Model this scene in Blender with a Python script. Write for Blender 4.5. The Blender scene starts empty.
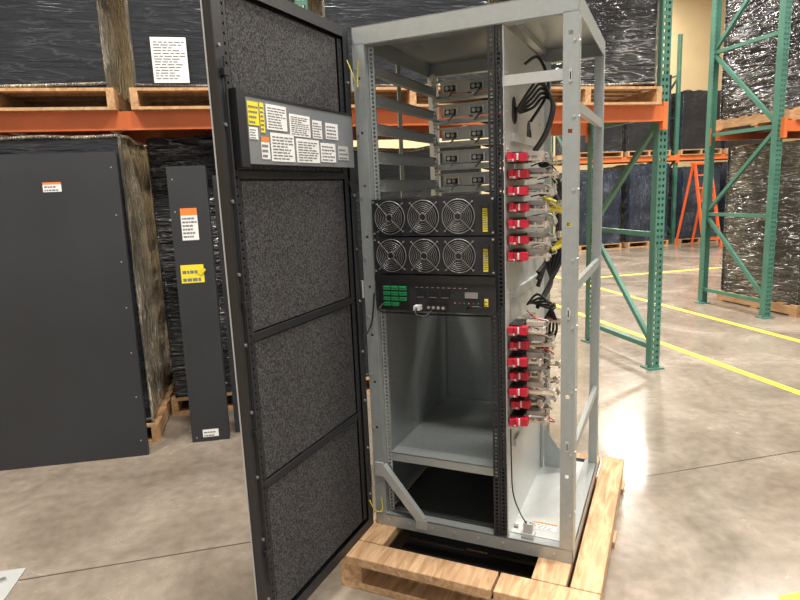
import bpy, math, random
from mathutils import Vector, Matrix, noise
random.seed(7)
RAD = math.radians
scene = bpy.context.scene
scene.view_settings.view_transform = 'Standard'

# ------------------------------------------------------------------ materials
def new_mat(name):
    m = bpy.data.materials.new(name); m.use_nodes = True
    nt = m.node_tree
    return m, nt, nt.nodes['Principled BSDF']

def plain(name, col, rough=0.5, metal=0.0, var=0.0, vscale=6.0, bump=0.0, bscale=60.0, coat=0.0, spec=None):
    m, nt, b = new_mat(name)
    b.inputs['Base Color'].default_value = (*col, 1)
    b.inputs['Roughness'].default_value = rough
    b.inputs['Metallic'].default_value = metal
    if coat: b.inputs['Coat Weight'].default_value = coat
    if spec is not None: b.inputs['Specular IOR Level'].default_value = spec
    tc = nt.nodes.new('ShaderNodeTexCoord')
    if var > 0:
        n = nt.nodes.new('ShaderNodeTexNoise'); n.inputs['Scale'].default_value = vscale
        n.inputs['Detail'].default_value = 5
        nt.links.new(tc.outputs['Object'], n.inputs['Vector'])
        r = nt.nodes.new('ShaderNodeValToRGB')
        r.color_ramp.elements[0].position = 0.3; r.color_ramp.elements[1].position = 0.7
        r.color_ramp.elements[0].color = (*[c*(1-var) for c in col], 1)
        r.color_ramp.elements[1].color = (*[min(1, c*(1+var)) for c in col], 1)
        nt.links.new(n.outputs['Fac'], r.inputs['Fac'])
        nt.links.new(r.outputs['Color'], b.inputs['Base Color'])
    if bump > 0:
        n2 = nt.nodes.new('ShaderNodeTexNoise'); n2.inputs['Scale'].default_value = bscale
        nt.links.new(tc.outputs['Object'], n2.inputs['Vector'])
        bp = nt.nodes.new('ShaderNodeBump'); bp.inputs['Strength'].default_value = bump
        bp.inputs['Distance'].default_value = 0.01
        nt.links.new(n2.outputs['Fac'], bp.inputs['Height'])
        nt.links.new(bp.outputs['Normal'], b.inputs['Normal'])
    return m

def galv(name, col, metal=0.55, rough=0.4, spangle=0.03, sc=55):
    m, nt, b = new_mat(name)
    tc = nt.nodes.new('ShaderNodeTexCoord')
    v = nt.nodes.new('ShaderNodeTexVoronoi'); v.inputs['Scale'].default_value = sc
    nt.links.new(tc.outputs['Object'], v.inputs['Vector'])
    bw = nt.nodes.new('ShaderNodeRGBToBW'); nt.links.new(v.outputs['Color'], bw.inputs['Color'])
    r = nt.nodes.new('ShaderNodeValToRGB')
    r.color_ramp.elements[0].position = 0.15; r.color_ramp.elements[1].position = 0.85
    r.color_ramp.elements[0].color = (*[c*(1-spangle) for c in col], 1)
    r.color_ramp.elements[1].color = (*[min(1, c*(1+spangle)) for c in col], 1)
    nt.links.new(bw.outputs['Val'], r.inputs['Fac'])
    nt.links.new(r.outputs['Color'], b.inputs['Base Color'])
    b.inputs['Metallic'].default_value = metal
    b.inputs['Roughness'].default_value = rough
    return m

def wood(name, c1, c2):
    m, nt, b = new_mat(name)
    tc = nt.nodes.new('ShaderNodeTexCoord')
    mp = nt.nodes.new('ShaderNodeMapping'); mp.inputs['Scale'].default_value = (14, 2.0, 14)
    nt.links.new(tc.outputs['Object'], mp.inputs['Vector'])
    n = nt.nodes.new('ShaderNodeTexNoise'); n.inputs['Scale'].default_value = 2.2
    n.inputs['Detail'].default_value = 7; n.inputs['Distortion'].default_value = 1.3
    nt.links.new(mp.outputs['Vector'], n.inputs['Vector'])
    r = nt.nodes.new('ShaderNodeValToRGB')
    r.color_ramp.elements[0].position = 0.32; r.color_ramp.elements[1].position = 0.68
    r.color_ramp.elements[0].color = (*c1, 1); r.color_ramp.elements[1].color = (*c2, 1)
    nt.links.new(n.outputs['Fac'], r.inputs['Fac'])
    nt.links.new(r.outputs['Color'], b.inputs['Base Color'])
    b.inputs['Roughness'].default_value = 0.75
    return m

def film(name, base, glint, amount=0.5, rough=0.15, sc=(0.8, 0.8, 5), bs=0.5, rot=(0.22, 0.16, 0), dist=0.025, haze_k=0.10):
    """goods seen through clear stretch film: wrinkle highlights painted over a dark body, glossy"""
    m, nt, b = new_mat(name)
    N = nt.nodes.new; Lk = nt.links.new
    tc = N('ShaderNodeTexCoord')
    outs = []; raws = []
    for sgn, s2 in ((1, 2.2), (-1.3, 3.6)):
        mp = N('ShaderNodeMapping')
        mp.inputs['Rotation'].default_value = (rot[0]*sgn, rot[1]*sgn, 0)
        mp.inputs['Scale'].default_value = sc
        Lk(tc.outputs['Object'], mp.inputs['Vector'])
        n = N('ShaderNodeTexNoise'); n.inputs['Scale'].default_value = s2
        n.inputs['Detail'].default_value = 3; n.inputs['Roughness'].default_value = 0.6
        n.inputs['Distortion'].default_value = 0.4
        Lk(mp.outputs['Vector'], n.inputs['Vector'])
        s = N('ShaderNodeMath'); s.operation = 'SUBTRACT'; s.inputs[1].default_value = 0.5; Lk(n.outputs['Fac'], s.inputs[0])
        a = N('ShaderNodeMath'); a.operation = 'ABSOLUTE'; Lk(s.outputs[0], a.inputs[0])
        mr = N('ShaderNodeMapRange'); mr.inputs['From Min'].default_value = 0.0; mr.inputs['From Max'].default_value = 0.022
        mr.inputs['To Min'].default_value = 1; mr.inputs['To Max'].default_value = 0
        Lk(a.outputs[0], mr.inputs['Value']); outs.append(mr); raws.append(a)
    mx = N('ShaderNodeMath'); mx.operation = 'MAXIMUM'; Lk(outs[0].outputs[0], mx.inputs[0]); Lk(outs[1].outputs[0], mx.inputs[1])
    big = N('ShaderNodeTexNoise'); big.inputs['Scale'].default_value = 1.8; big.inputs['Detail'].default_value = 3
    Lk(tc.outputs['Object'], big.inputs['Vector'])
    br = N('ShaderNodeMapRange'); br.inputs['From Min'].default_value = 0.42; br.inputs['From Max'].default_value = 0.72
    Lk(big.outputs['Fac'], br.inputs['Value'])
    ml = N('ShaderNodeMath'); ml.operation = 'MULTIPLY'; Lk(mx.outputs[0], ml.inputs[0]); Lk(br.outputs[0], ml.inputs[1])
    haze = N('ShaderNodeMath'); haze.operation = 'MULTIPLY_ADD'; haze.inputs[1].default_value = haze_k; Lk(br.outputs[0], haze.inputs[0]); Lk(ml.outputs[0], haze.inputs[2])
    am = N('ShaderNodeMath'); am.operation = 'MULTIPLY'; am.inputs[1].default_value = amount; am.use_clamp = True
    Lk(haze.outputs[0], am.inputs[0])
    mc = N('ShaderNodeMix'); mc.data_type = 'RGBA'
    mc.inputs['A'].default_value = (*base, 1); mc.inputs['B'].default_value = (*glint, 1)  # film highlights are mixed into the base colour
    Lk(am.outputs[0], mc.inputs['Factor']); Lk(mc.outputs['Result'], b.inputs['Base Color'])
    ad = N('ShaderNodeMath'); ad.operation = 'ADD'; Lk(raws[0].outputs[0], ad.inputs[0]); Lk(raws[1].outputs[0], ad.inputs[1])
    bp = N('ShaderNodeBump'); bp.inputs['Strength'].default_value = bs; bp.invert = True
    bp.inputs['Distance'].default_value = dist*4
    Lk(ad.outputs[0], bp.inputs['Height']); Lk(bp.outputs['Normal'], b.inputs['Normal'])
    b.inputs['Roughness'].default_value = rough
    return m

def foam(name):
    m, nt, b = new_mat(name)
    tc = nt.nodes.new('ShaderNodeTexCoord')
    n = nt.nodes.new('ShaderNodeTexNoise'); n.inputs['Scale'].default_value = 190
    n.inputs['Detail'].default_value = 2
    nt.links.new(tc.outputs['Object'], n.inputs['Vector'])
    r = nt.nodes.new('ShaderNodeValToRGB')
    r.color_ramp.elements[0].position = 0.36; r.color_ramp.elements[1].position = 0.68
    r.color_ramp.elements[0].color = (0.020, 0.020, 0.022, 1)
    r.color_ramp.elements[1].color = (0.098, 0.095, 0.096, 1)
    nt.links.new(n.outputs['Fac'], r.inputs['Fac'])
    nt.links.new(r.outputs['Color'], b.inputs['Base Color'])
    bp = nt.nodes.new('ShaderNodeBump'); bp.inputs['Strength'].default_value = 0.4
    bp.inputs['Distance'].default_value = 0.003
    nt.links.new(n.outputs['Fac'], bp.inputs['Height'])
    nt.links.new(bp.outputs['Normal'], b.inputs['Normal'])
    b.inputs['Roughness'].default_value = 0.95
    b.inputs['Specular IOR Level'].default_value = 0.2
    return m

def concrete(name):
    m, nt, b = new_mat(name)
    N = nt.nodes.new; L = nt.links.new
    tc = N('ShaderNodeTexCoord')
    n1 = N('ShaderNodeTexNoise'); n1.inputs['Scale'].default_value = 1.3; n1.inputs['Detail'].default_value = 10
    n1.inputs['Roughness'].default_value = 0.66; n1.inputs['Distortion'].default_value = 0.7
    n2 = N('ShaderNodeTexNoise'); n2.inputs['Scale'].default_value = 16; n2.inputs['Detail'].default_value = 9
    L(tc.outputs['Object'], n1.inputs['Vector']); L(tc.outputs['Object'], n2.inputs['Vector'])
    r1 = N('ShaderNodeValToRGB')
    e = r1.color_ramp.elements
    e[0].position = 0.30; e[0].color = (0.180, 0.146, 0.112, 1)
    e[1].position = 0.70; e[1].color = (0.350, 0.298, 0.242, 1)
    L(n1.outputs['Fac'], r1.inputs['Fac'])
    r2 = N('ShaderNodeValToRGB')
    r2.color_ramp.elements[0].position = 0.3; r2.color_ramp.elements[0].color = (0.82, 0.82, 0.82, 1)
    r2.color_ramp.elements[1].position = 0.7; r2.color_ramp.elements[1].color = (1.1, 1.1, 1.1, 1)
    L(n2.outputs['Fac'], r2.inputs['Fac'])
    mx = N('ShaderNodeMix'); mx.data_type = 'RGBA'; mx.blend_type = 'MULTIPLY'
    mx.inputs['Factor'].default_value = 1
    L(r1.outputs['Color'], mx.inputs['A']); L(r2.outputs['Color'], mx.inputs['B'])
    sp = N('ShaderNodeSeparateXYZ'); L(tc.outputs['Object'], sp.inputs['Vector'])
    def joint(axis, off, per):
        a = N('ShaderNodeMath'); a.operation = 'SUBTRACT'; a.inputs[1].default_value = off - per/2
        L(sp.outputs[axis], a.inputs[0])
        f = N('ShaderNodeMath'); f.operation = 'FLOORED_MODULO'; f.inputs[1].default_value = per
        L(a.outputs[0], f.inputs[0])
        s = N('ShaderNodeMath'); s.operation = 'SUBTRACT'; s.inputs[1].default_value = per/2
        L(f.outputs[0], s.inputs[0])
        ab = N('ShaderNodeMath'); ab.operation = 'ABSOLUTE'; L(s.outputs[0], ab.inputs[0])
        lt = N('ShaderNodeMath'); lt.operation = 'LESS_THAN'; lt.inputs[1].default_value = 0.005
        L(ab.outputs[0], lt.inputs[0])
        return lt
    ja = joint('Y', 2.64, 4.6); jb = joint('X', 9.2, 14.0)
    mm = N('ShaderNodeMath'); mm.operation = 'MAXIMUM'
    L(ja.outputs[0], mm.inputs[0]); L(jb.outputs[0], mm.inputs[1])
    mj = N('ShaderNodeMix'); mj.data_type = 'RGBA'
    L(mm.outputs[0], mj.inputs['Factor']); L(mx.outputs['Result'], mj.inputs['A'])
    mj.inputs['B'].default_value = (0.085, 0.07, 0.055, 1)
    L(mj.outputs['Result'], b.inputs['Base Color'])
    r3 = N('ShaderNodeMapRange'); r3.inputs['From Min'].default_value = 0.3; r3.inputs['From Max'].default_value = 0.7
    r3.inputs['To Min'].default_value = 0.14; r3.inputs['To Max'].default_value = 0.32
    L(n1.outputs['Fac'], r3.inputs['Value']); L(r3.outputs['Result'], b.inputs['Roughness'])
    b.inputs['Specular IOR Level'].default_value = 0.65
    bp = N('ShaderNodeBump'); bp.inputs['Strength'].default_value = 0.08; bp.inputs['Distance'].default_value = 0.01
    L(n2.outputs['Fac'], bp.inputs['Height']); L(bp.outputs['Normal'], b.inputs['Normal'])
    return m

M = {}
M['galv'] = galv('cabinet_zinc_steel', (0.39, 0.42, 0.415), 0.45, 0.38, 0.035)
M['galv_lt'] = galv('bright_zinc_steel', (0.51, 0.53, 0.515), 0.4, 0.38, 0.03)
M['galv_shade'] = galv('shaded_zinc_steel', (0.28, 0.305, 0.30), 0.45, 0.4, 0.05, 70)  # same zinc, darkened: enclosure shade put into the colour
M['grille'] = plain('dark_grille', (0.07, 0.074, 0.074), 0.45, 0.3)
M['black'] = plain('black_powdercoat', (0.016, 0.017, 0.020), 0.42, bump=0.15, bscale=400)
M['blackpanel'] = plain('charcoal_powdercoat', (0.023, 0.025, 0.029), 0.5, var=0.15, vscale=2, bump=0.2, bscale=500)
M['blackplas'] = plain('black_plastic', (0.012, 0.012, 0.013), 0.35)
M['cable'] = plain('cable_rubber', (0.010, 0.010, 0.012), 0.45)
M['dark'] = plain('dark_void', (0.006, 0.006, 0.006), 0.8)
M['foam'] = foam('acoustic_foam')
M['silver'] = plain('bright_zinc', (0.62, 0.63, 0.62), 0.3, 0.8)
M['wire'] = plain('fan_guard_wire', (0.34, 0.34, 0.34), 0.35, 0.6)
M['green_el'] = plain('terminal_green', (0.02, 0.30, 0.10), 0.4)
M['red'] = plain('breaker_red', (0.50, 0.012, 0.035), 0.4, var=0.25, vscale=30)
M['clear'] = plain('pale_polycarbonate', (0.50, 0.44, 0.37), 0.2, coat=0.5)
M['copper'] = plain('tinned_copper', (0.60, 0.50, 0.39), 0.3, 0.6)
M['yellow'] = plain('label_yellow', (0.80, 0.66, 0.03), 0.5)
M['white'] = plain('label_white', (0.78, 0.78, 0.76), 0.55)
M['orangelab'] = plain('label_orange', (0.80, 0.22, 0.04), 0.5)
M['ink'] = plain('print_ink', (0.16, 0.16, 0.17), 0.6)
M['labelplate'] = plain('grey_plate', (0.24, 0.26, 0.275), 0.4, 0.3, var=0.06, vscale=8)
M['gyw'] = plain('yellow_wire', (0.60, 0.50, 0.03), 0.5)
M['pine'] = wood('pine_wood', (0.38, 0.21, 0.10), (0.66, 0.44, 0.25))
M['pallet'] = wood('pallet_wood', (0.36, 0.19, 0.085), (0.60, 0.37, 0.19))
M['rackgreen'] = plain('rack_green_paint', (0.065, 0.190, 0.142), 0.45, var=0.15, vscale=5)
M['rackorange'] = plain('rack_orange_paint', (0.72, 0.17, 0.045), 0.45, var=0.1, vscale=5)
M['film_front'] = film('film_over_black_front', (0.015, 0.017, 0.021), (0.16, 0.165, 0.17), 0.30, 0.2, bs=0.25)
M['film_side'] = film('film_over_black_side', (0.060, 0.054, 0.046), (0.72, 0.64, 0.50), 0.85, 0.15, (5, 5, 0.9), 0.6, haze_k=0.3)  # paler sides: film reflections painted into the colour
M['film_shiny'] = film('film_crinkled', (0.014, 0.015, 0.018), (0.55, 0.55, 0.53), 0.55, 0.10, (0.8, 0.8, 5), 0.8)
M['film_blue'] = film('film_over_blue', (0.014, 0.024, 0.042), (0.24, 0.29, 0.35), 0.55, 0.2, (4, 4, 0.8), 0.6)
M['film_tan'] = film('film_over_grey', (0.030, 0.028, 0.025), (0.50, 0.46, 0.38), 0.6, 0.14, (0.8, 0.8, 5), 0.7, haze_k=0.25)
M['floor'] = concrete('polished_concrete')
M['wall'] = plain('beige_painted_block', (0.64, 0.50, 0.29), 0.8, var=0.05, vscale=1.5)
M['ceil'] = plain('white_deck', (0.6, 0.6, 0.58), 0.8)
M['lineyel'] = plain('floor_line_yellow', (0.78, 0.62, 0.06), 0.5, var=0.12, vscale=20)
M['ladder'] = plain('ladder_orange', (0.75, 0.12, 0.03), 0.5)
M['grey'] = plain('light_grey_paint', (0.45, 0.46, 0.45), 0.5)

# ------------------------------------------------------------------ mesh builder
class MB:
    def __init__(s): s.v = []; s.f = []; s.mi = []; s.mats = []; s.sm = []
    def mat(s, k):
        if k not in s.mats: s.mats.append(k)
        return s.mats.index(k)
    def add(s, vs, fs, m, smooth=False):
        o = len(s.v); s.v += [tuple(p) for p in vs]; i = s.mat(m)
        for f in fs:
            s.f.append([o+k for k in f]); s.mi.append(i); s.sm.append(smooth)
    def box(s, x0, y0, z0, x1, y1, z1, m):
        if x0 > x1: x0, x1 = x1, x0
        if y0 > y1: y0, y1 = y1, y0
        if z0 > z1: z0, z1 = z1, z0
        vs = [(x0,y0,z0),(x1,y0,z0),(x1,y1,z0),(x0,y1,z0),(x0,y0,z1),(x1,y0,z1),(x1,y1,z1),(x0,y1,z1)]
        s.add(vs, [(0,3,2,1),(4,5,6,7),(0,1,5,4),(1,2,6,5),(2,3,7,6),(3,0,4,7)], m)
    def bar(s, p0, p1, w, h, m, up=(0,0,1)):
        p0 = Vector(p0); p1 = Vector(p1); d = (p1-p0).normalized(); u = Vector(up)
        a = d.cross(u)
        if a.length < 1e-4: a = d.cross(Vector((1,0,0)))
        a.normalize(); b = a.cross(d).normalized()
        vs = []
        for p in (p0, p1):
            for sa, sb in ((-1,-1),(1,-1),(1,1),(-1,1)):
                vs.append(p + a*sa*w/2 + b*sb*h/2)
        s.add(vs, [(0,1,2,3),(7,6,5,4),(0,4,5,1),(1,5,6,2),(2,6,7,3),(3,7,4,0)], m)
    def cyl(s, p0, p1, r, m, n=20, r1=None):
        p0 = Vector(p0); p1 = Vector(p1); d = (p1-p0).normalized()
        r1 = r if r1 is None else r1
        a = d.orthogonal().normalized(); b = d.cross(a)
        vs = []
        for p, rr in ((p0, r), (p1, r1)):
            for i in range(n):
                t = 2*math.pi*i/n; vs.append(p + a*math.cos(t)*rr + b*math.sin(t)*rr)
        s.add(vs, [(i, (i+1) % n, n+(i+1) % n, n+i) for i in range(n)], m, True)
        s.add(vs[:n], [tuple(range(n))[::-1]], m); s.add(vs[n:], [tuple(range(n))], m)
    def ring(s, c, ax, R, r, m, n=32, k=6):
        c = Vector(c); d = Vector(ax).normalized(); a = d.orthogonal().normalized(); b = d.cross(a)
        vs = []; fs = []
        for i in range(n):
            t = 2*math.pi*i/n; e = a*math.cos(t)+b*math.sin(t)
            for j in range(k):
                q = 2*math.pi*j/k; vs.append(c + e*(R+r*math.cos(q)) + d*r*math.sin(q))
        for i in range(n):
            for j in range(k):
                fs.append((i*k+j, ((i+1) % n)*k+j, ((i+1) % n)*k+(j+1) % k, i*k+(j+1) % k))
        s.add(vs, fs, m, True)
    def tube(s, pts, r, m, k=8, sub=8):
        P = [Vector(p) for p in pts]; Q = []
        for i in range(len(P)-1):
            a = P[max(i-1, 0)]; b = P[i]; c = P[i+1]; d = P[min(i+2, len(P)-1)]
            for j in range(sub):
                t = j/sub
                Q.append(0.5*((2*b)+(c-a)*t+(2*a-5*b+4*c-d)*t*t+(3*b-a-3*c+d)*t**3))
        Q.append(P[-1])
        vs = []; fs = []; pa = None
        for i, q in enumerate(Q):
            t = (Q[min(i+1, len(Q)-1)]-Q[max(i-1, 0)])
            t = t.normalized() if t.length > 1e-7 else Vector((0,0,1))
            a = t.orthogonal().normalized() if pa is None else (pa - t*pa.dot(t)).normalized()
            pa = a; b = t.cross(a)
            for j in range(k):
                w = 2*math.pi*j/k; vs.append(q + a*math.cos(w)*r + b*math.sin(w)*r)
        for i in range(len(Q)-1):
            for j in range(k):
                fs.append((i*k+j, i*k+(j+1) % k, (i+1)*k+(j+1) % k, (i+1)*k+j))
        s.add(vs, fs, m, True)
    def label(s, o, u, v, w, h, m, ink='ink', lines=4, head=None, thick=0.45):
        o = Vector(o); u = Vector(u); v = Vector(v); n = u.cross(v)
        def patch(a0, b0, a1, b1, t, mm):
            vs = [o+u*a0+v*b0, o+u*a1+v*b0, o+u*a1+v*b1, o+u*a0+v*b1]
            vs = vs + [p+n*t for p in vs]
            s.add(vs, [(0,3,2,1),(4,5,6,7),(0,1,5,4),(1,2,6,5),(2,3,7,6),(3,0,4,7)], mm)
        patch(0, 0, w, h, 0.0012, m)
        top = 0.76 if head else 0.94
        for i in range(lines):
            b0 = h*(0.08+(top-0.08)*i/max(lines, 1))
            a = w*0.07
            while a < w*random.uniform(0.6, 0.9):
                ln = w*random.uniform(0.08, 0.22)
                patch(a, b0, min(a+ln, w*0.94), b0+h*thick/max(lines, 1)*0.8, 0.0017, ink)
                a += ln+w*0.035
        if head: patch(0, h*0.78, w, h, 0.0019, head)
    def build(s, name, parent=None, loc=(0,0,0), rz=0.0, bevel=0.0):
        me = bpy.data.meshes.new(name); me.from_pydata(s.v, [], s.f)
        for k in s.mats: me.materials.append(M[k])
        me.polygons.foreach_set('material_index', s.mi)
        me.polygons.foreach_set('use_smooth', s.sm)
        me.update()
        ob = bpy.data.objects.new(name, me); scene.collection.objects.link(ob)
        ob.location = loc; ob.rotation_euler = (0, 0, rz)
        if parent: ob.parent = parent
        if bevel:
            b = ob.modifiers.new('bevel', 'BEVEL'); b.width = bevel; b.segments = 1; b.limit_method = 'ANGLE'
            b.angle_limit = RAD(60)
        return ob

def empty(name, loc, rz):
    e = bpy.data.objects.new(name, None); e.empty_display_size = 0.2
    scene.collection.objects.link(e); e.location = loc; e.rotation_euler = (0, 0, rz)
    return e

RA = RAD(13.0)       # building grid is turned 13 deg
def R(x, y, z=0.0):
    return (x*math.cos(RA)-y*math.sin(RA), x*math.sin(RA)+y*math.cos(RA), z)

# ------------------------------------------------------------------ room shell
mb = MB(); mb.box(-9, -6, -0.1, 18, 17, 0, 'floor'); mb.build('floor', rz=RA)
mb = MB(); mb.box(-9, 17, 0, 18, 17.2, 8, 'wall'); mb.build('wall_back', rz=RA)
mb = MB(); mb.box(-9.2, -6, 0, -9, 17.2, 8, 'wall'); mb.build('wall_left', rz=RA)
mb = MB(); mb.box(18, -6, 0, 18.2, 17.2, 8, 'wall'); mb.build('wall_right', rz=RA)
mb = MB(); mb.box(-9.2, -6, 8, 18.2, 17.2, 8.15, 'ceil'); mb.build('ceiling', rz=RA)

def floor_line(x0, y0, x1, y1):
    m_ = MB(); m_.box(x0, y0, 0.0, x1, y1, 0.002, 'lineyel'); m_.build('floor_marking_line', rz=RA)
floor_line(3.71, 2.2, 3.785, 12.0)
floor_line(4.91, 1.5, 4.985, 12.0)
floor_line(5.0, 8.92, 9.5, 9.02)
floor_line(1.80, 1.59, 3.70, 1.66)

# ------------------------------------------------------------------ pallet racking
def upright(mb, x, y, H, face=-1):
    w = 0.082; d = 0.07; t = 0.006
    yf0, yf1 = (y, y+t) if face < 0 else (y+d-t, y+d)
    for a, b in ((0, 0.014), (0.034, 0.048), (0.068, w)):
        mb.box(x+a, yf0, 0.01, x+b, yf1, H, 'rackgreen')
    z = 0.01
    while z < H-0.05:
        for a, b in ((0.014, 0.034), (0.048, 0.068)):
            mb.box(x+a, yf0, z, x+b, yf1, z+0.028, 'rackgreen')
        z += 0.0508
    mb.box(x, y+t if face < 0 else y, 0.01, x+t, y+d if face < 0 else y+d-t, H, 'rackgreen')
    mb.box(x+w-t, y+t if face < 0 else y, 0.01, x+w, y+d if face < 0 else y+d-t, H, 'rackgreen')
    mb.box(x-0.03, y-0.03, 0, x+w+0.03, y+d+0.03, 0.012, 'rackgreen')
    for bx in (x-0.015, x+w+0.015):
        mb.cyl((bx, y+d/2, 0.012), (bx, y+d/2, 0.03), 0.01, 'silver', 8)

def frame(mb, x, y0, y1, H):
    upright(mb, x, y0, H, -1); upright(mb, x, y1-0.07, H, 1)
    xc = x+0.041; z = 0.18; up = True; ya = y0+0.06; yb = y1-0.06
    mb.bar((xc, ya, z), (xc, yb, z), 0.035, 0.04, 'rackgreen')
    step = 0.95
    while z+step < H:
        a, b = (ya, yb) if up else (yb, ya)
        mb.bar((xc, a, z+0.04), (xc, b, z+step-0.04), 0.035, 0.04, 'rackgreen')
        z += step; up = not up
        mb.bar((xc, ya, z), (xc, yb, z), 0.035, 0.04, 'rackgreen')

def beams(mb, xa, xb, y0, y1, z):
    for yy in (y0-0.045, y1-0.005):
        mb.box(xa+0.082, yy, z-0.115, xb, yy+0.05, z, 'rackorange')
        for xx in (xa+0.045, xb):
            mb.box(xx, yy-0.003, z-0.18, xx+0.04, yy+0.047, z+0.03, 'rackorange')
    for k in range(1, 4):
        xx = xa+0.09+(xb-xa-0.09)*k/4
        mb.box(xx-0.02, y0+0.005, z-0.04, xx+0.02, y1-0.005, z-0.01, 'silver')

BZ = 2.135
mb = MB()
for x in (-2.43, 0.36, 3.13): frame(mb, x, 4.27, 5.32, 4.9)
beams(mb, -2.43, 0.36, 4.27, 5.32, BZ); beams(mb, 0.36, 3.13, 4.27, 5.32, BZ)
mb.build('pallet_rack', rz=RA)
mb = MB()
for x in (5.42, 8.2): frame(mb, x, 5.45, 6.5, 4.9)
beams(mb, 5.42, 8.2, 5.45, 6.5, BZ)
mb.build('pallet_rack', rz=RA)
mb = MB()
for x in (7.15, 9.93, 12.7): frame(mb, x, 12.9, 13.95, 4.9)
beams(mb, 7.15, 9.93, 12.9, 13.95, BZ); beams(mb, 9.93, 12.7, 12.9, 13.95, BZ)
mb.build('pallet_rack', rz=RA)

# ------------------------------------------------------------------ wrapped goods on pallets
def pallet_geo(mb, w, d, h=0.13, m='pallet'):
    for xc in (0.0, 0.5, 1.0):
        x = xc*(w-0.045)
        mb.box(x, 0.0, 0.018, x+0.045, d, h-0.018, m)
    n = 7
    for k in range(n):
        y = k*(d-0.09)/(n-1); mb.box(0, y, h-0.018, w, y+0.09, h, m)
    for k in (0, 0.5, 1.0):
        y = k*(d-0.1); mb.box(0, y, 0, w, y+0.1, 0.018, m)

def wrapped(rx, ry, w, d, z, h, front='film_front', side='film_side', amp=0.014, lab=False, name='wrapped_equipment_pallet', ph=0.13):
    e = empty(name, R(rx, ry, z), RA)
    p = MB(); pallet_geo(p, w, d, ph); p.build('pallet_base', e)
    b = MB(); g = 36; seed = random.random()*50
    m = 0.035
    x0, x1, y0, y1, z0, z1 = m, w-m, m, d-m, ph, ph+h
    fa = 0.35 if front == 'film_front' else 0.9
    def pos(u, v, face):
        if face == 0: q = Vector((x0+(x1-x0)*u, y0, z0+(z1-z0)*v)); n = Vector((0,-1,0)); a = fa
        elif face == 1: q = Vector((x1, y0+(y1-y0)*u, z0+(z1-z0)*v)); n = Vector((1,0,0)); a = 1
        elif face == 2: q = Vector((x1-(x1-x0)*u, y1, z0+(z1-z0)*v)); n = Vector((0,1,0)); a = 1
        elif face == 3: q = Vector((x0, y1-(y1-y0)*u, z0+(z1-z0)*v)); n = Vector((-1,0,0)); a = 1
        else: q = Vector((x0+(x1-x0)*u, y0+(y1-y0)*v, z1)); n = Vector((0,0,1)); a = 1.5
        edge = min(u, 1-u, v, 1-v); k = min(1, edge*8)
        s = Vector((q.x*2.0, q.y*2.0, q.z*8.0 + q.x*2.5)) if face < 4 else q*5
        rdg = 1-2*abs(noise.noise(s+Vector((seed, 0, 0))))
        q += n*amp*a*k*(rdg*0.9 + noise.noise(q*2.0+Vector((0, seed, 0)))*0.8)
        return q
    for face in range(5):
        vs = []; fs = []
        for j in range(g+1):
            for i in range(g+1): vs.append(pos(i/g, j/g, face))
        for j in range(g):
            for i in range(g):
                a = j*(g+1)+i; fs.append((a, a+1, a+g+2, a+g+1))
        b.add(vs, fs, front if face == 0 else side, True)
    b.box(x0+0.01, y0+0.01, z0, x1-0.01, y1-0.01, z0+0.02, 'blackplas')
    for xx in (x0, x1):
        b.cyl((xx, y0, z0-0.02), (xx, y0, z1), 0.010, side, 8)
        b.cyl((xx, y1, z0-0.02), (xx, y1, z1), 0.010, side, 8)
    b.tube([(x0, y0-0.006, z0+0.02), ((x0+x1)/2, y0-0.010, z0+0.012), (x1, y0-0.006, z0+0.03)], 0.010, side)
    rim = [(x0, y0, z1)] + [(x0+(x1-x0)*t/8, y0+random.uniform(-0.008, 0.008), z1+random.uniform(-0.012, 0.016)) for t in range(1, 8)] + [(x1, y0, z1)]
    b.tube(rim, 0.012, side)
    b.tube([(x1, y0+(y1-y0)*t/8, z1+random.uniform(-0.012, 0.016)) for t in range(9)], 0.012, side)
    if lab:
        b.label((lab[0], y0-0.020, ph+lab[1]), (1,0,0), (0,0,1), lab[2], lab[3], 'white', lines=14)
    b.build('wrapped_load', e)
    return e

# floor level, main row
wrapped(-2.60, 4.02, 1.86, 1.25, 0, 1.84, amp=0.02)
wrapped(-0.72, 4.50, 1.05, 1.1, 0, 1.86, side='film_shiny', front='film_shiny')
wrapped(0.62, 4.50, 1.15, 1.1, 0, 1.75)
# upper level
wrapped(-2.15, 4.15, 1.36, 1.25, BZ, 1.85, amp=0.02)
wrapped(-0.70, 4.15, 1.02, 1.25, BZ, 1.9, lab=(0.15, 0.03, 0.21, 0.27))
wrapped(0.50, 4.15, 1.22, 1.25, BZ, 1.8)
wrapped(1.82, 4.15, 1.24, 1.25, BZ, 1.7, front='film_shiny')
# right rack
wrapped(5.75, 5.35, 1.15, 1.2, 0, 1.80, front='film_tan', side='film_tan', amp=0.02)
wrapped(7.0, 5.35, 1.1, 1.2, 0, 1.75, front='film_tan', side='film_tan')
wrapped(5.60, 5.35, 1.2, 1.2, BZ, 1.7, front='film_shiny', side='film_shiny')
wrapped(6.90, 5.35, 1.2, 1.2, BZ, 1.6)
# far rack
for k in range(4):
    wrapped(7.3+k*1.28 + (0.15 if k > 1 else 0), 12.7, 1.1, 1.2, 0, 1.7+0.1*(k % 2), front='film_blue', side='film_blue', amp=0.03)
    wrapped(7.3+k*1.28 + (0.15 if k > 1 else 0), 12.8, 1.15, 1.2, BZ, 1.0+0.35*((k*2) % 3), front='film_front', side='film_blue')

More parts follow.
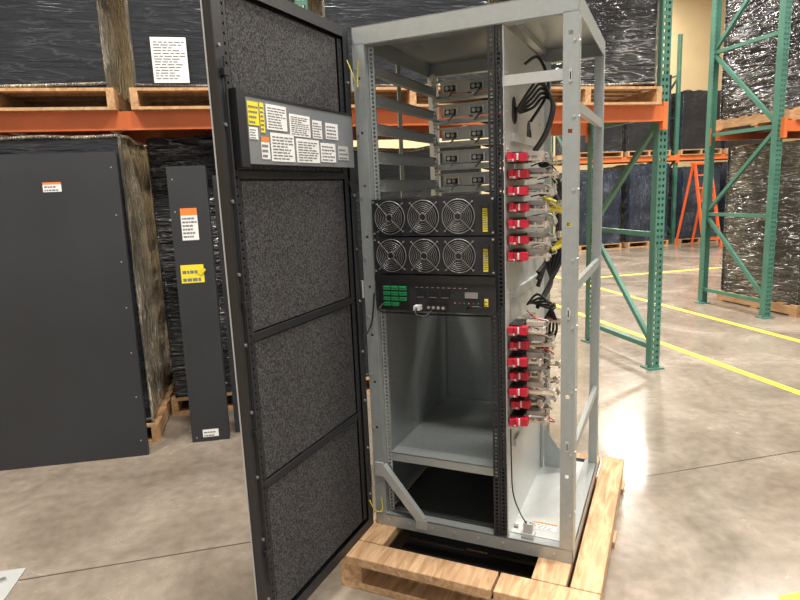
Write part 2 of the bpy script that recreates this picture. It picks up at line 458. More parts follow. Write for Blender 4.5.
# ------------------------------------------------------------------ loose black panels
def sheet(name, w, h, t, loc, rz, lean, labels, extras=None):
    b = MB()
    b.box(0, 0, 0, w, 0.003, h, 'blackpanel')
    b.box(0, 0.003, 0, 0.003, t, h, 'blackpanel'); b.box(w-0.003, 0.003, 0, w, t, h, 'blackpanel')
    b.box(0.003, 0.003, h-0.003, w-0.003, t, h, 'blackpanel'); b.box(0.003, 0.003, 0, w-0.003, t, 0.003, 'blackpanel')
    b.box(0.003, t-0.003, 0.003, 0.028, t, h-0.003, 'blackpanel'); b.box(w-0.028, t-0.003, 0.003, w-0.003, t, h-0.003, 'blackpanel')
    for (x, z, ww, hh, mt, ln, hd) in labels:
        b.label((x, -0.0002, z), (1,0,0), (0,0,1), ww, hh, mt, lines=ln, head=hd)
    if extras: extras(b)
    ob = b.build(name, None, loc, rz)
    ob.rotation_euler = (-lean, 0, rz)
    return ob

def big_ex(b):
    for x in (0.035, 1.265):
        for k in range(7): b.cyl((x, 0.0005, 0.1+k*0.28), (x, -0.002, 0.1+k*0.28), 0.004, 'silver', 8)
sheet('black_side_panel', 1.30, 1.87, 0.03, (-2.905, 3.34, 0.0), RAD(9.5), RAD(3.0),
      [(0.88, 1.65, 0.10, 0.055, 'white', 2, 'orangelab')], big_ex)
def nar_ex(b):
    for z in (0.03, 1.5, 1.7): b.cyl((0.03, 0.0005, z), (0.03, -0.002, z), 0.004, 'silver', 8)
    b.bar((0.14, -0.004, 1.10), (0.175, -0.012, 1.14), 0.03, 0.001, 'yellow', up=(0,1,0))
sheet('black_filler_panel', 0.235, 1.78, 0.06, (-1.400, 3.72, 0.0), RAD(9), RAD(3.0),
      [(0.06, 1.32, 0.10, 0.20, 'white', 6, 'orangelab'), (0.03, 1.05, 0.14, 0.115, 'yellow', 2, None),
       (0.07, 0.03, 0.10, 0.05, 'white', 2, None)], nar_ex)
sheet('black_filler_panel', 0.16, 1.72, 0.05, (-1.155, 3.86, 0.0), RAD(12), RAD(3.0), [], None)
sheet('black_filler_panel', 0.26, 1.65, 0.06, R(5.56, 5.0), RA, RAD(2.0), [], None)

# ------------------------------------------------------------------ far ladder
b = MB()
for sx in (0, 0.5):
    b.bar((sx*0.9+0.02, 0, 0), (sx*0.8+0.05, 0.45, 1.9), 0.03, 0.07, 'ladder', up=(0,1,0))
    b.bar((sx*0.9+0.02, 0.95, 0), (sx*0.8+0.05, 0.50, 1.9), 0.03, 0.05, 'ladder', up=(0,1,0))
for k in range(6):
    t = (k+0.7)/6.6; b.box(0.03, 0.45*t-0.05, 1.9*t-0.015, 0.46, 0.45*t+0.05, 1.9*t+0.015, 'ladder')
b.box(0.02, 0.40, 1.88, 0.50, 0.56, 1.93, 'ladder')
b.build('step_ladder', None, R(9.75, 11.6), RA)

b = MB()
b.box(0, 0, 0, 0.16, 0.30, 0.006, 'grey'); b.box(0, 0, 0.006, 0.006, 0.30, 0.10, 'grey')
b.add([(0.006, 0.02, 0.006), (0.13, 0.02, 0.006), (0.006, 0.02, 0.095), (0.006, 0.026, 0.006), (0.13, 0.026, 0.006), (0.006, 0.026, 0.095)],
      [(0,1,2), (5,4,3), (0,3,4,1), (1,4,5,2), (2,5,3,0)], 'grey')
for yy in (0.1, 0.22): b.cyl((0.10, yy, 0.006), (0.10, yy, 0.016), 0.014, 'silver', 6)
b.build('steel_foot_bracket', None, (-1.80, 2.08, 0), RAD(10))

# ================================================================== CABINET
CX, CY, CR = -0.142, 2.40, RAD(-24.5)
W, D, H = 0.83, 0.82, 2.03
PZ = 0.15
pal = empty('wooden_pallet', (CX, CY, 0), CR)
b = MB()
b.box(-0.05, -0.24, 0.0, 0.95, -0.14, 0.03, 'pine'); b.box(-0.05, 0.40, 0, 0.95, 0.50, 0.03, 'pine'); b.box(-0.05, 0.90, 0, 0.95, 1.00, 0.03, 'pine')
for x0, x1 in ((-0.045, 0.045), (0.72, 0.81), (0.855, 0.940)):
    b.box(x0, -0.24, 0.03, x1, 1.00, 0.112, 'pine')
b.box(0.37, 0.12, 0.03, 0.46, 1.00, 0.112, 'pine')
b.box(-0.05, -0.135, 0.112, 0.095, 1.00, PZ, 'pine')
b.box(0.70, -0.135, 0.112, 0.825, 1.00, PZ, 'pine')
b.box(0.84, -0.135, 0.112, 0.945, 1.00, PZ, 'pine')
b.box(-0.05, -0.255, 0.112, 0.58, -0.14, PZ, 'pine')
b.box(0.59, -0.255, 0.112, 0.945, -0.14, PZ, 'pine')
b.box(0.10, -0.135, 0.0315, 0.71, 0.10, 0.040, 'dark')  # dark sheet standing in for shade in the pallet gap
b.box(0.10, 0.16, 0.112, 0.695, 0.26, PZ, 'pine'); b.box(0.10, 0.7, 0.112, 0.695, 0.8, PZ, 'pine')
b.box(0.10, 0.11, 0.045, 0.365, 0.115, 0.15, 'dark'); b.box(0.365, 0.11, 0.045, 0.715, 0.115, 0.15, 'dark')  # dark sheets standing in for shade under the cabinet
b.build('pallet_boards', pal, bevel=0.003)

cab = empty('electrical_equipment_cabinet', (CX, CY, PZ), CR)

# --- frame
b = MB(); g = 'galv'
def holed_post(b, x0, x1, y, t, z0, z1, pitch, hs, m, side=False):
    xc = (x0+x1)/2
    def bx(a0, a1, zz0, zz1):
        if side: b.box(y, a0, zz0, y+t, a1, zz1, m)
        else: b.box(a0, y, zz0, a1, y+t, zz1, m)
    bx(x0, xc-hs/2, z0, z1); bx(xc+hs/2, x1, z0, z1)
    z = z0
    while z < z1:
        bx(xc-hs/2, xc+hs/2, z, min(z+pitch-hs, z1)); z += pitch
holed_post(b, 0, 0.05, 0, 0.002, 0.05, H-0.06, 0.20, 0.010, g)
b.box(0, 0.002, 0.05, 0.002, 0.06, H-0.06, g); b.box(0.048, 0.002, 0.05, 0.05, 0.04, H-0.06, g)
holed_post(b, W-0.05, W, 0, 0.002, 0.05, H-0.06, 0.31, 0.014, g)
b.box(W-0.002, 0.002, 0.05, W, 0.06, H-0.06, g); b.box(W-0.05, 0.002, 0.05, W-0.048, 0.045, H-0.06, g)
for x0 in (0, W-0.040):
    b.box(x0, D-0.04, 0.05, x0+0.040, D-0.002, H-0.06, g)
b.box(0, 0.40, 0.05, 0.004, 0.44, H-0.06, g)
b.box(0, 0, 0, W, 0.004, 0.055, g); b.box(0, 0, 0.051, W, 0.045, 0.055, g); b.box(0, D-0.004, 0, W, D, 0.055, g)
b.box(0, 0, 0, 0.004, D, 0.055, g); b.box(W-0.004, 0, 0, W, D, 0.055, g)
b.box(W-0.06, 0.045, 0.051, W, D, 0.055, g); b.box(0, 0.045, 0.051, 0.05, D, 0.055, g)
b.box(0, 0, H-0.065, W, 0.004, H, g); b.box(0, D-0.004, H-0.065, W, D, H, g)
b.box(0, 0, H-0.065, 0.004, D, H, g); b.box(W-0.004, 0, H-0.065, W, D, H, g)
b.box(0, 0.0, H-0.004, W, D, H, g)
b.box(0.004, 0.004, H-0.068, W-0.004, 0.045, H-0.064, g); b.box(0.004, D-0.045, H-0.068, W-0.004, D-0.004, H-0.064, g)
b.box(0.55, 0.05, H-0.03, 0.58, D-0.05, H-0.004, g)
for z in (0.42, 1.04, 1.66):
    b.box(W-0.022, 0.06, z, W-0.004, D-0.04, z+0.035, g)
b.box(0.575, 0.006, 1.76, W-0.05, 0.02, 1.795, 'galv_lt')
for k in range(8):
    b.cyl((W-0.012, 0.0, 0.2+k*0.24), (W-0.012, -0.003, 0.2+k*0.24), 0.005, 'silver', 8)
    b.cyl((0.01, 0.0, 0.2+k*0.24), (0.01, -0.003, 0.2+k*0.24), 0.005, 'silver', 8)
    b.cyl((0.06+k*0.1, -0.003, 0.03), (0.06+k*0.1, 0.0, 0.03), 0.005, 'silver', 8)
    b.cyl((W, 0.03, 0.2+k*0.24), (W+0.003, 0.03, 0.2+k*0.24), 0.006, 'silver', 8)
for z in (0.45, 0.95, 1.75):
    b.box(W-0.030, -0.003, z, W-0.020, 0.0, z+0.04, 'grey'); b.box(W-0.027, -0.0035, z+0.008, W-0.023, -0.003, z+0.032, 'black')
b.build('frame', cab, bevel=0.0008)

# --- rack rails
b = MB()
def rail(b, x0, x1, y, m, z0=0.06, z1=H-0.07):
    holed_post(b, x0, x1, y, 0.0025, z0, z1, 0.0159, 0.0095, m)
rail(b, 0.525, 0.550, 0.0, 'black'); b.box(0.548, 0.0025, 0.06, 0.551, 0.05, H-0.07, 'black')
rail(b, 0.552, 0.575, 0.004, 'black')
b.build('rack_rail_right', cab)
b = MB(); rail(b, 0.052, 0.075, 0.03, 'galv'); b.box(0.052, 0.033, 0.06, 0.054, 0.08, H-0.07, 'galv')
b.build('rack_rail_left', cab)
YS = -0.06
b = MB()
for x in (0.055, 0.49):
    rail(b, x, x+0.025, 0.74, 'galv', 1.0)
    b.box(x, 0.743, 1.0, x+0.003, 0.79, H-0.07, 'galv')
b.build('rack_rails_rear', cab, loc=(0, YS, 0))

b = MB()
for k in range(5):
    z = 1.42 + k*0.108
    for x, s in ((0.056, 1), (0.545, -1)):
        b.box(x, 0.05, z, x+s*0.002, 0.72, z+0.045, 'galv_lt')
        b.box(x, 0.05, z, x+s*0.026, 0.72, z+0.002, 'galv_lt')
        b.box(x, 0.05, z+0.043, x+s*0.012, 0.72, z+0.045, 'galv_lt')
    for yy in (0.12, 0.36, 0.62):
        b.cyl((0.058, yy, z+0.022), (0.061, yy, z+0.022), 0.005, 'silver', 8)
b.build('module_runners', cab)

b = MB()
for k in range(5):
    z = 1.42+k*0.108
    b.box(0.06, 0.79, z-0.018, 0.54, 0.794, z+0.010, 'galv_lt')
    b.box(0.06, 0.72, z-0.018, 0.54, 0.79, z-0.015, 'galv_lt')
    b.box(0.09, 0.774, z+0.014, 0.50, 0.778, z+0.070, 'galv_lt')
    b.box(0.06, 0.768, z+0.066, 0.54, 0.774, z+0.074, 'galv_lt')
    for c in (0.14, 0.27, 0.40):
        hw = 0.026
        b.box(c-hw, 0.758, z+0.024, c+hw, 0.774, z+0.048, 'blackplas')
        b.box(c-hw-0.012, 0.766, z+0.018, c-hw-0.004, 0.774, z+0.056, 'silver'); b.box(c+hw+0.004, 0.766, z+0.018, c+hw+0.012, 0.774, z+0.056, 'silver')
        b.cyl((c-hw*0.45, 0.755, z+0.036), (c-hw*0.45, 0.758, z+0.036), 0.009, 'silver', 14)
        b.cyl((c+hw*0.45, 0.755, z+0.036), (c+hw*0.45, 0.758, z+0.036), 0.009, 'wire', 12)
        b.bar((c, 0.735, z-0.012), (c+0.02, 0.760, z+0.022), 0.016, 0.003, 'silver')
    b.tube([(0.19, 0.80, z+0.04), (0.22, 0.83, z+0.02), (0.30, 0.84, z-0.02), (0.40, 0.83, z+0.0), (0.47, 0.80, z+0.05)], 0.006, 'cable')
b.build('rear_connector_brackets', cab, loc=(0, YS, 0))

# --- lower enclosure
b = MB(); gi = 'galv_shade'
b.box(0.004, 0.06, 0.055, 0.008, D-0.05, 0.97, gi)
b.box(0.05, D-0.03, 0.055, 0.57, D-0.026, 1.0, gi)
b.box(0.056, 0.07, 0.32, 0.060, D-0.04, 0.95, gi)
b.box(0.06, 0.12, 0.315, 0.55, D-0.04, 0.319, gi)  # rear of shelf in the darkened zinc, shade painted in
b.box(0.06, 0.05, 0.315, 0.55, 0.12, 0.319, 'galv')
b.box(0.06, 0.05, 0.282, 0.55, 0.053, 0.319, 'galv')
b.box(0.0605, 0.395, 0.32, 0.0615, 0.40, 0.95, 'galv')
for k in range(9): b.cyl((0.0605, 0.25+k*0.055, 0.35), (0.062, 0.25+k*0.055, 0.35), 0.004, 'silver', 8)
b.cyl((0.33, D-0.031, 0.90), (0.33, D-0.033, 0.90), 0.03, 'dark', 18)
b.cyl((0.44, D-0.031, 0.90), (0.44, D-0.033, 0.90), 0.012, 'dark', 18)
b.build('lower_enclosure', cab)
b = MB()
for k in range(41): b.box(0.055+k*0.0122, 0.05, 0.03, 0.055+k*0.0122+0.0075, D-0.03, 0.033, 'grille')
for k in range(55): b.box(0.055, 0.06+k*0.013, 0.0331, 0.55, 0.06+k*0.013+0.008, 0.036, 'grille')
b.build('base_grille', cab)
b = MB()
b.bar((0.035, -0.006, 0.27), (0.215, -0.006, 0.052), 0.002, 0.035, 'galv_lt', up=(0.27, 0, 0.2))
b.bar((0.045, 0.008, 0.285), (0.225, 0.008, 0.06), 0.028, 0.003, 'galv_lt', up=(0.77, 0, 0.63))
b.box(0.01, -0.008, 0.23, 0.05, -0.001, 0.29, 'galv_lt'); b.box(0.19, -0.008, 0.02, 0.24, -0.001, 0.06, 'galv_lt')
b.build('corner_brace', cab)

# --- fan power modules
def fan_module(name, z0, z1):
    b = MB(); x0, x1 = 0.076, 0.524; yf = -0.012
    b.box(x0, yf+0.004, z0+0.002, x1, 0.62, z1-0.002, 'blackplas')
    b.box(0.058, yf, z0+0.002, 0.548, yf+0.004, z1-0.002, 'black')
    r = min(0.0625, (z1-z0)/2-0.006)
    zc = (z0+z1)/2
    for i in range(3):
        c = 0.134+i*0.1385
        b.cyl((c, yf-0.001, zc), (c, yf, zc), r, 'dark', 36)
        for a in range(7):
            t = 2*math.pi*a/7+i
            p0 = Vector((c+math.cos(t)*0.018, yf-0.002, zc+math.sin(t)*0.018))
            p1 = Vector((c+math.cos(t+0.5)*r*0.92, yf-0.002, zc+math.sin(t+0.5)*r*0.92))
            b.bar(p0, p1, 0.001, 0.026, 'blackplas', up=(-math.sin(t), 0, math.cos(t)))
        b.ring((c, yf-0.004, zc), (0,1,0), r, 0.0018, 'wire', 36)
        for q in range(1, 7):
            b.ring((c, yf-0.008, zc), (0,1,0), r*(0.16+0.84*q/7.3), 0.0008, 'wire', 32, 5)
        b.cyl((c, yf-0.010, zc), (c, yf-0.004, zc), 0.013, 'blackplas', 20)
        b.ring((c, yf-0.010, zc), (0,1,0), 0.013, 0.001, 'wire', 20)
        for a in range(4):
            t = math.pi/4+a*math.pi/2
            b.cyl((c+math.cos(t)*0.012, yf-0.009, zc+math.sin(t)*0.012), (c+math.cos(t)*(r+0.012), yf-0.004, zc+math.sin(t)*(r+0.012)), 0.0012, 'wire', 6)
            b.cyl((c+math.cos(t)*(r+0.013), yf-0.004, zc+math.sin(t)*(r+0.013)), (c+math.cos(t)*(r+0.013), yf, zc+math.sin(t)*(r+0.013)), 0.0035, 'wire', 10)
    b.label((0.503, yf-0.0005, z0+0.015), (1,0,0), (0,0,1), 0.018, 0.085, 'yellow', lines=9)
    b.box(0.495, yf-0.02, z0+0.105, 0.53, yf, z0+0.115, 'blackplas')
    b.box(0.528, yf-0.014, z0+0.02, 0.545, yf-0.001, z1-0.02, 'blackplas')
    for zz in (z0+0.012, z1-0.012):
        for xx in (0.064, 0.54): b.cyl((xx, yf-0.003, zz), (xx, yf, zz), 0.004, 'silver', 10)
    b.build(name, cab)
fan_module('fan_module_1', 1.247, 1.392)
fan_module('fan_module_2', 1.101, 1.246)

b = MB(); z0, z1 = 0.955, 1.100; yf = -0.012
b.box(0.076, yf+0.004, z0+0.002, 0.524, 0.55, z1-0.002, 'blackplas')
b.box(0.058, yf, z0+0.002, 0.548, yf+0.004, z1-0.002, 'black')
b.box(0.058, yf-0.006, z1-0.03, 0.548, yf, z1-0.004, 'blackplas')
b.box(0.075, yf-0.004, z0+0.012, 0.20, yf, z0+0.105, 'blackplas')
for i in range(4):
    for j in range(3):
        xx = 0.098+j*0.034; zz = z0+0.022+i*0.021
        if (i, j) == (0, 2): continue
        b.box(xx, yf-0.016, zz, xx+0.027, yf-0.004, zz+0.014, 'green_el')
        for q in range(4): b.cyl((xx+0.004+q*0.0063, yf-0.0175, zz+0.008), (xx+0.004+q*0.0063, yf-0.016, zz+0.008), 0.0024, 'dark', 6)
for j in range(3): b.box(0.235+j*0.05, yf-0.007, z0+0.055, 0.27+j*0.05, yf, z0+0.085, 'dark'); b.box(0.238+j*0.05, yf-0.008, z0+0.058, 0.267+j*0.05, yf-0.007, z0+0.060, 'wire')
for j in range(10): b.box(0.23+j*0.022, yf-0.003, z0+0.095, 0.240+j*0.022, yf, z0+0.098, 'wire')
for j in range(6): b.cyl((0.39+j*0.018, yf-0.003, z0+0.04), (0.39+j*0.018, yf, z0+0.04), 0.0025, ('silver', 'red', 'green_el')[j % 3], 8)
b.box(0.23, yf-0.03, z0+0.010, 0.255, yf, z0+0.028, 'white'); b.tube([(0.243, yf-0.03, z0+0.02), (0.247, -0.06, z0), (0.28, -0.05, z0-0.01), (0.30, -0.015, z0+0.01)], 0.004, 'cable')
b.box(0.27, yf-0.008, z0+0.012, 0.36, yf, z0+0.03, 'blackplas')
for j in range(4): b.cyl((0.285+j*0.02, yf-0.012, z0+0.02), (0.285+j*0.02, yf-0.008, z0+0.02), 0.006, 'silver', 10)
b.box(0.43, yf-0.004, z0+0.060, 0.48, yf, z0+0.082, 'wire')
b.label((0.505, yf-0.001, z0+0.03), (1,0,0), (0,0,1), 0.014, 0.03, 'yellow', lines=2)
b.tube([(0.44, -0.02, z0+0.02), (0.46, -0.055, z0+0.035), (0.50, -0.055, z0+0.035), (0.52, -0.02, z0+0.02)], 0.004, 'blackplas')
b.tube([(0.095, -0.02, z0+0.03), (0.088, -0.05, z0+0.01), (0.10, -0.03, z0-0.005), (0.13, 0.0, z0-0.012), (0.30, 0.01, z0-0.014), (0.52, 0.01, z0-0.01)], 0.004, 'cable')
b.build('control_module', cab)

# --- partition with breakers
b = MB(); px = 0.578
b.box(px, 0.02, 0.055, px+0.003, 0.76, H-0.07, 'galv_lt')
holed_post(b, 0.004, 0.020, px, 0.003, 0.06, H-0.07, 0.0159, 0.008, 'galv_lt', side=True)
b.box(px+0.003, 0.74, 0.055, px+0.03, 0.743, H-0.07, 'galv_lt')
for (yy, zz, rr) in ((0.15, 1.68, 0.032), (0.40, 1.62, 0.03)):
    b.cyl((px+0.003, yy, zz), (px+0.004, yy, zz), rr, 'dark', 24)
    b.ring((px+0.004, yy, zz), (1,0,0), rr, 0.004, 'blackplas', 24)
    b.cyl((px+0.003, yy, zz+rr), (px+0.0042, yy, zz+rr), rr*0.95, 'dark', 24)
for k in range(14):
    b.cyl((px+0.003, 0.05, 0.12+k*0.13), (px+0.0055, 0.05, 0.12+k*0.13), 0.005, 'silver', 8)
    b.cyl((px+0.003, 0.62, 0.12+k*0.13), (px+0.0055, 0.62, 0.12+k*0.13), 0.005, 'silver', 8)
for z in (0.40, 1.0, 1.58):
    b.box(px+0.003, 0.10, z, px+0.014, 0.60, z+0.03, 'galv_lt')
b.build('breaker_partition', cab)

b = MB()
def breaker(z, j):
    o = px+0.003; dy = random.uniform(-0.012, 0.012)+(0.02 if j % 2 else 0)
    y0 = 0.04+dy; rr = random.uniform
    b.box(o, y0+0.01, z-0.019, o+0.050, y0+0.11, z+0.019, 'blackplas')
    b.box(o+0.004, y0-0.02, z-0.016, o+0.036, y0+0.01, z+0.014, 'red')
    b.box(o+0.008, y0-0.032, z-0.006, o+0.024, y0-0.02, z+0.018, 'red')
    b.box(o+0.042, y0-0.006, z-0.014, o+0.070, y0+0.03, z+0.015, 'red')
    b.box(o+0.037, y0-0.010, z-0.010, o+0.043, y0+0.0, z+0.014, 'white')
    b.label((o+0.008, y0-0.0205, z-0.014), (1,0,0), (0,0,1), 0.022, 0.008, 'white', lines=1)
    for q in range(3):
        yy = y0+0.045+q*0.065; ln = rr(0.11, 0.175); zz = z-0.008+q*0.006
        b.bar((o+0.04, yy, zz), (o+ln, yy+rr(0.0, 0.03), zz+rr(-0.008, 0.004)), 0.042, 0.006, ('copper', 'silver', 'copper')[q])
        b.cyl((o+ln-0.02, yy+0.012, zz-0.004), (o+ln-0.02, yy+0.012, zz+0.012), 0.008, 'silver', 6)
        b.cyl((o+ln-0.05, yy+0.006, zz-0.004), (o+ln-0.05, yy+0.006, zz+0.010), 0.008, 'silver', 6)
        b.box(o+ln-0.012, yy-0.01, zz-0.012, o+ln-0.004, yy+0.03, zz+0.014, 'clear')
    b.bar((o+0.05, y0+0.09, z+0.014), (o+0.115, y0+0.10, z+0.012), 0.05, 0.016, 'clear')
    b.box(o, y0+0.14, z-0.016, o+0.05, y0+0.27, z+0.016, 'clear')
    b.box(o+0.03, y0+0.12, z-0.014, o+0.06, y0+0.14, z+0.010, 'blackplas')
for j in range(7): breaker(1.520-j*0.059, j)
for j in range(7): breaker(0.890-j*0.060, j)
b.build('breaker_bank', cab)

b = MB()
cx = px+0.03
for i in range(5):
    o = i*0.014
    b.tube([(px+0.01, 0.15+o, 1.69), (cx+0.03, 0.15+o, 1.76-o), (cx+0.06, 0.20+o, 1.80-o), (cx+0.09, 0.26+o, 1.72), (cx+0.07, 0.24+o, 1.62), (cx+0.03, 0.22+o, 1.55)], 0.0055, 'cable')
    b.tube([(cx+0.04+o*0.5, 0.28, 1.50), (cx+0.10, 0.34+o, 1.44-o), (cx+0.13, 0.38, 1.28), (cx+0.11-o, 0.38, 1.12), (cx+0.07, 0.32+o, 1.02), (cx+0.04, 0.24, 0.94)], 0.008, 'cable')
    b.tube([(cx, 0.24+o, 0.95), (cx+0.05+o, 0.20, 1.00-o), (cx+0.10, 0.20+o, 0.95), (cx+0.12-o, 0.22, 0.86), (cx+0.08, 0.22+o, 0.76-o), (cx+0.04, 0.22, 0.62)], 0.0048, 'cable')
for i in range(3):
    b.tube([(cx+0.01, 0.45, 1.42-i*0.02), (cx+0.06, 0.50, 1.38), (cx+0.07, 0.52+i*0.02, 1.22), (cx+0.03, 0.5, 1.10), (cx, 0.45, 1.05-i*0.03)], 0.010, 'cable')
for i in range(3):
    b.tube([(cx+0.05, 0.30, 1.33+i*0.02), (cx+0.12, 0.33, 1.31+i*0.012), (cx+0.145, 0.36, 1.26), (cx+0.13-i*0.012, 0.36, 1.19), (cx+0.08, 0.33, 1.16)], 0.008, 'yellow')
for i in range(16):
    za = 0.935-i*0.028
    b.tube([(px+0.04, 0.19, za), (px+0.10+random.uniform(-0.02, 0.03), 0.13, za+random.uniform(-0.03, 0.02)), (px+0.13+random.uniform(-0.03, 0.02), 0.19, za-0.03), (px+0.06, 0.26, za-0.05)], 0.0025, ('red', 'white', 'cable', 'copper', 'cable')[i % 5])
for i in range(10):
    za = 1.53-i*0.038
    b.tube([(px+0.05, 0.22, za), (px+0.12+random.uniform(-0.02, 0.02), 0.20, za+0.01), (px+0.14, 0.26, za-0.03), (px+0.06, 0.30, za-0.05)], 0.0025, ('white', 'cable', 'copper')[i % 3])
b.tube([(px+0.01, 0.03, 0.50), (px+0.012, 0.03, 0.35), (px+0.02, 0.02, 0.24), (px+0.05, 0.015, 0.16), (px+0.075, 0.04, 0.10)], 0.0028, 'cable')
b.tube([(px+0.01, 0.30, 1.88), (px+0.06, 0.32, 1.90), (px+0.10, 0.30, 1.78), (px+0.04, 0.26, 1.66)], 0.006, 'cable')
b.build('cable_bundles', cab)

b = MB()
b.box(px+0.003, 0.045, 0.055, W-0.06, D-0.05, 0.058, 'galv_lt')
b.box(px+0.05, 0.02, 0.058, px+0.10, 0.06, 0.075, 'grey'); b.box(px+0.058, 0.025, 0.075, px+0.092, 0.055, 0.115, 'grey')
for q in range(2): b.cyl((px+0.066+q*0.018, 0.04, 0.115), (px+0.066+q*0.018, 0.04, 0.122), 0.006, 'silver', 10)
b.label((px+0.06, 0.10, 0.0585), (1,0,0), (0,1,0), 0.11, 0.05, 'white', lines=3, head='orangelab')
b.label((px+0.02, 0.0245, 0.090), (1,0,0), (0,0,1), 0.02, 0.02, 'white', lines=1)
b.bar((px+0.01, 0.66, 0.06), (px+0.01, 0.66, 0.30), 0.03, 0.01, 'galv')
b.add([(px+0.02, 0.66, 0.06), (px+0.16, 0.66, 0.06), (px+0.02, 0.66, 0.26), (px+0.02, 0.664, 0.06), (px+0.16, 0.664, 0.06), (px+0.02, 0.664, 0.26)],
      [(0,1,2), (5,4,3), (0,3,4,1), (1,4,5,2), (2,5,3,0)], 'galv')
b.build('side_bay_floor', cab)

# --- door, swung open 90 deg about the left front corner
b = MB(); DW = 0.755; T = 0.030; xi = -0.012; xo = xi-T
zb, zt = 0.0, H
b.box(xo, -DW-0.01, zb, xo+0.003, -0.005, zt, 'black')
b.box(xo+0.003, -DW-0.01, zb, xi, -DW-0.007, zt, 'black')
b.box(xo+0.003, -0.008, zb, xi, -0.005, zt, 'black')
b.box(xo+0.003, -DW-0.007, zb, xi, -0.008, zb+0.003, 'black'); b.box(xo+0.003, -DW-0.007, zt-0.003, xi, -0.008, zt, 'black')
for y0, y1 in ((-DW-0.007, -DW+0.028), (-0.045, -0.008)):
    b.box(xi-0.003, y0, zb+0.003, xi, y1, zt-0.003, 'black')
b.box(xi-0.003, -DW+0.028, zb+0.003, xi, -0.045, zb+0.04, 'black'); b.box(xi-0.003, -DW+0.028, zt-0.04, xi, -0.045, zt-0.003, 'black')
for yc in (-DW+0.045, -0.062):
    holed_post(b, yc-0.014, yc+0.014, xi-0.010, 0.003, 0.05, H-0.05, 0.026, 0.007, 'black', side=True)
for z in (0.52, 1.0, 1.485):
    b.box(xi-0.014, -DW+0.05, z-0.012, xi-0.006, -0.06, z+0.012, 'black')
b.box(xo-0.0015, -DW-0.0125, 0.0, xo+0.003, -DW-0.0095, zt, 'grey')
for k in range(9):
    b.cyl((xi, -DW+0.008, 0.15+k*0.21), (xi+0.004, -DW+0.008, 0.15+k*0.21), 0.005, 'wire', 8)
    b.cyl((xi, -0.025, 0.15+k*0.21), (xi+0.004, -0.025, 0.15+k*0.21), 0.005, 'silver', 8)
b.cyl((xi+0.008, -DW+0.016, 0.2), (xi+0.008, -DW+0.016, 1.8), 0.0035, 'black', 8)
for z in (0.3, 0.7, 1.1, 1.75): b.box(xi, -DW+0.006, z, xi+0.014, -DW+0.026, z+0.02, 'black')
for z in (0.18, 1.0, 1.80):
    b.cyl((-0.006, -0.004, z), (-0.006, -0.004, z+0.07), 0.006, 'silver', 10)
b.build('door', cab, bevel=0.0008)
b = MB()
for z0, z1 in ((0.045, 0.508), (0.532, 0.988), (1.012, 1.473), (1.497, H-0.045)):
    b.box(xo+0.004, -DW+0.062, z0, xi-0.012, -0.078, z1, 'foam')
b.build('door_foam', cab, bevel=0.006)
b = MB()
b.box(xi-0.004, -0.705, 1.515, xi+0.020, -0.045, 1.71, 'labelplate')
b.box(xi-0.004, -0.717, 1.505, xi+0.022, -0.678, 1.72, 'black')
b.box(xi-0.004, -0.678, 1.704, xi+0.022, -0.045, 1.712, 'black')
X = xi+0.0205; u = (0,1,0); v = (0,0,1)
def L(y, z, w, h, m='white', lines=4, head=None): b.label((X, y, z), u, v, w, h, m, lines=lines, head=head)
L(-0.672, 1.625, 0.050, 0.066, 'yellow', 4); L(-0.672, 1.585, 0.04, 0.034); L(-0.616, 1.607, 0.020, 0.085, 'yellow', 6)
L(-0.620, 1.530, 0.04, 0.065, 'white', 3, 'orangelab'); L(-0.585, 1.618, 0.105, 0.074, 'white', 8); L(-0.572, 1.525, 0.125, 0.085, 'white', 8)
L(-0.465, 1.607, 0.12, 0.068, 'white', 9); L(-0.435, 1.525, 0.14, 0.076, 'white', 8); L(-0.330, 1.607, 0.06, 0.06, 'white', 6)
L(-0.285, 1.530, 0.10, 0.065, 'white', 5); L(-0.245, 1.610, 0.085, 0.055, 'white', 4); L(-0.165, 1.54, 0.075, 0.05, 'grey', 3)
b.build('door_label_plate', cab)
b = MB()
b.tube([(xi+0.004, -0.03, 1.91), (0.02, -0.04, 1.85), (0.025, -0.02, 1.81), (0.02, -0.004, 1.85), (0.025, -0.002, 1.91)], 0.0022, 'gyw')
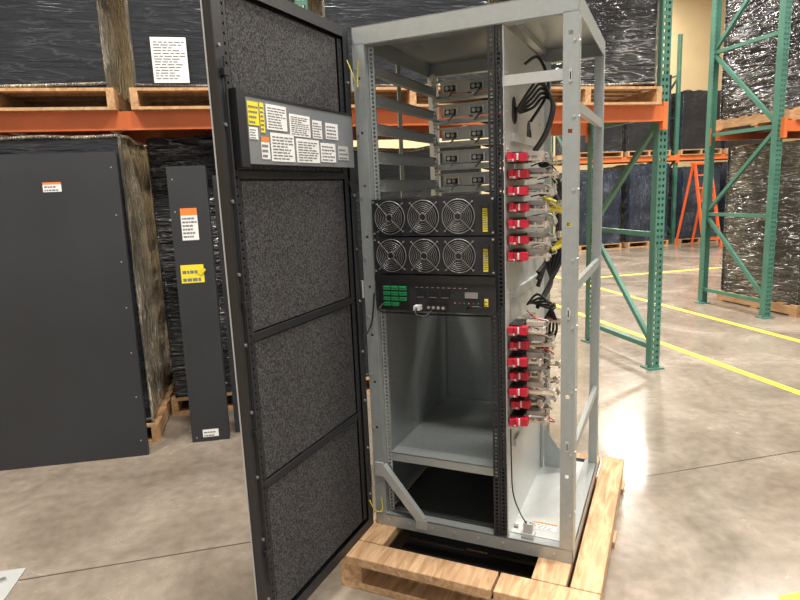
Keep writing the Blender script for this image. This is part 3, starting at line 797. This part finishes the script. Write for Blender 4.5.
b.tube([(xi+0.004, -0.04, 0.13), (0.02, -0.045, 0.09), (0.04, -0.02, 0.08), (0.03, -0.003, 0.13)], 0.0022, 'gyw')
b.tube([(xi+0.004, -0.12, 1.52), (xi+0.012, -0.05, 1.40), (xi+0.012, -0.035, 1.15), (xi+0.014, -0.03, 0.90), (0.0, -0.03, 0.84), (0.03, -0.01, 0.90), (0.045, -0.004, 1.02)], 0.003, 'cable')
b.build('door_wiring', cab)

# ------------------------------------------------------------------ lights
def bay(rx, ry, power, size=1.4):
    e = empty('high_bay_light', R(rx, ry, 7.2), RA)
    f = MB(); f.box(-0.6, -0.25, 0, 0.6, 0.25, 0.08, 'grey'); f.cyl((-0.4, 0, 0.08), (-0.4, 0, 0.8), 0.01, 'silver', 6); f.cyl((0.4, 0, 0.08), (0.4, 0, 0.8), 0.01, 'silver', 6)
    f.build('housing', e)
    l = bpy.data.lights.new('lamp', 'AREA'); l.shape = 'RECTANGLE'; l.size = size; l.size_y = 0.5; l.energy = power
    l.color = (1.0, 0.95, 0.88)
    o = bpy.data.objects.new('lamp', l); scene.collection.objects.link(o); o.parent = e; o.location = (0, 0, -0.03)
for rx, ry, p in ((0.5, 0.5, 440), (4.2, 0.8, 440), (4.3, 5.0, 420), (-3.0, 1.5, 400), (4.3, 10.0, 520), (9.0, 8.5, 520), (10.5, 15.4, 520), (4.0, 15.2, 520), (10.5, 3.0, 400), (1.5, 9.5, 380)):
    bay(rx, ry, p)
w = bpy.data.worlds.new('world'); scene.world = w; w.use_nodes = True
bg = w.node_tree.nodes['Background']; bg.inputs['Color'].default_value = (1.0, 0.985, 0.96, 1); bg.inputs['Strength'].default_value = 0.72

# ------------------------------------------------------------------ camera
cam = bpy.data.cameras.new('camera'); cam.lens = 27; cam.sensor_width = 36; cam.clip_start = 0.05
co = bpy.data.objects.new('camera', cam); scene.collection.objects.link(co)
co.matrix_world = Matrix.Translation((0, 0, 1.57)) @ Matrix.Rotation(RAD(90-10.3), 4, 'X') @ Matrix.Rotation(RAD(-2.4), 4, 'Z')
scene.camera = co
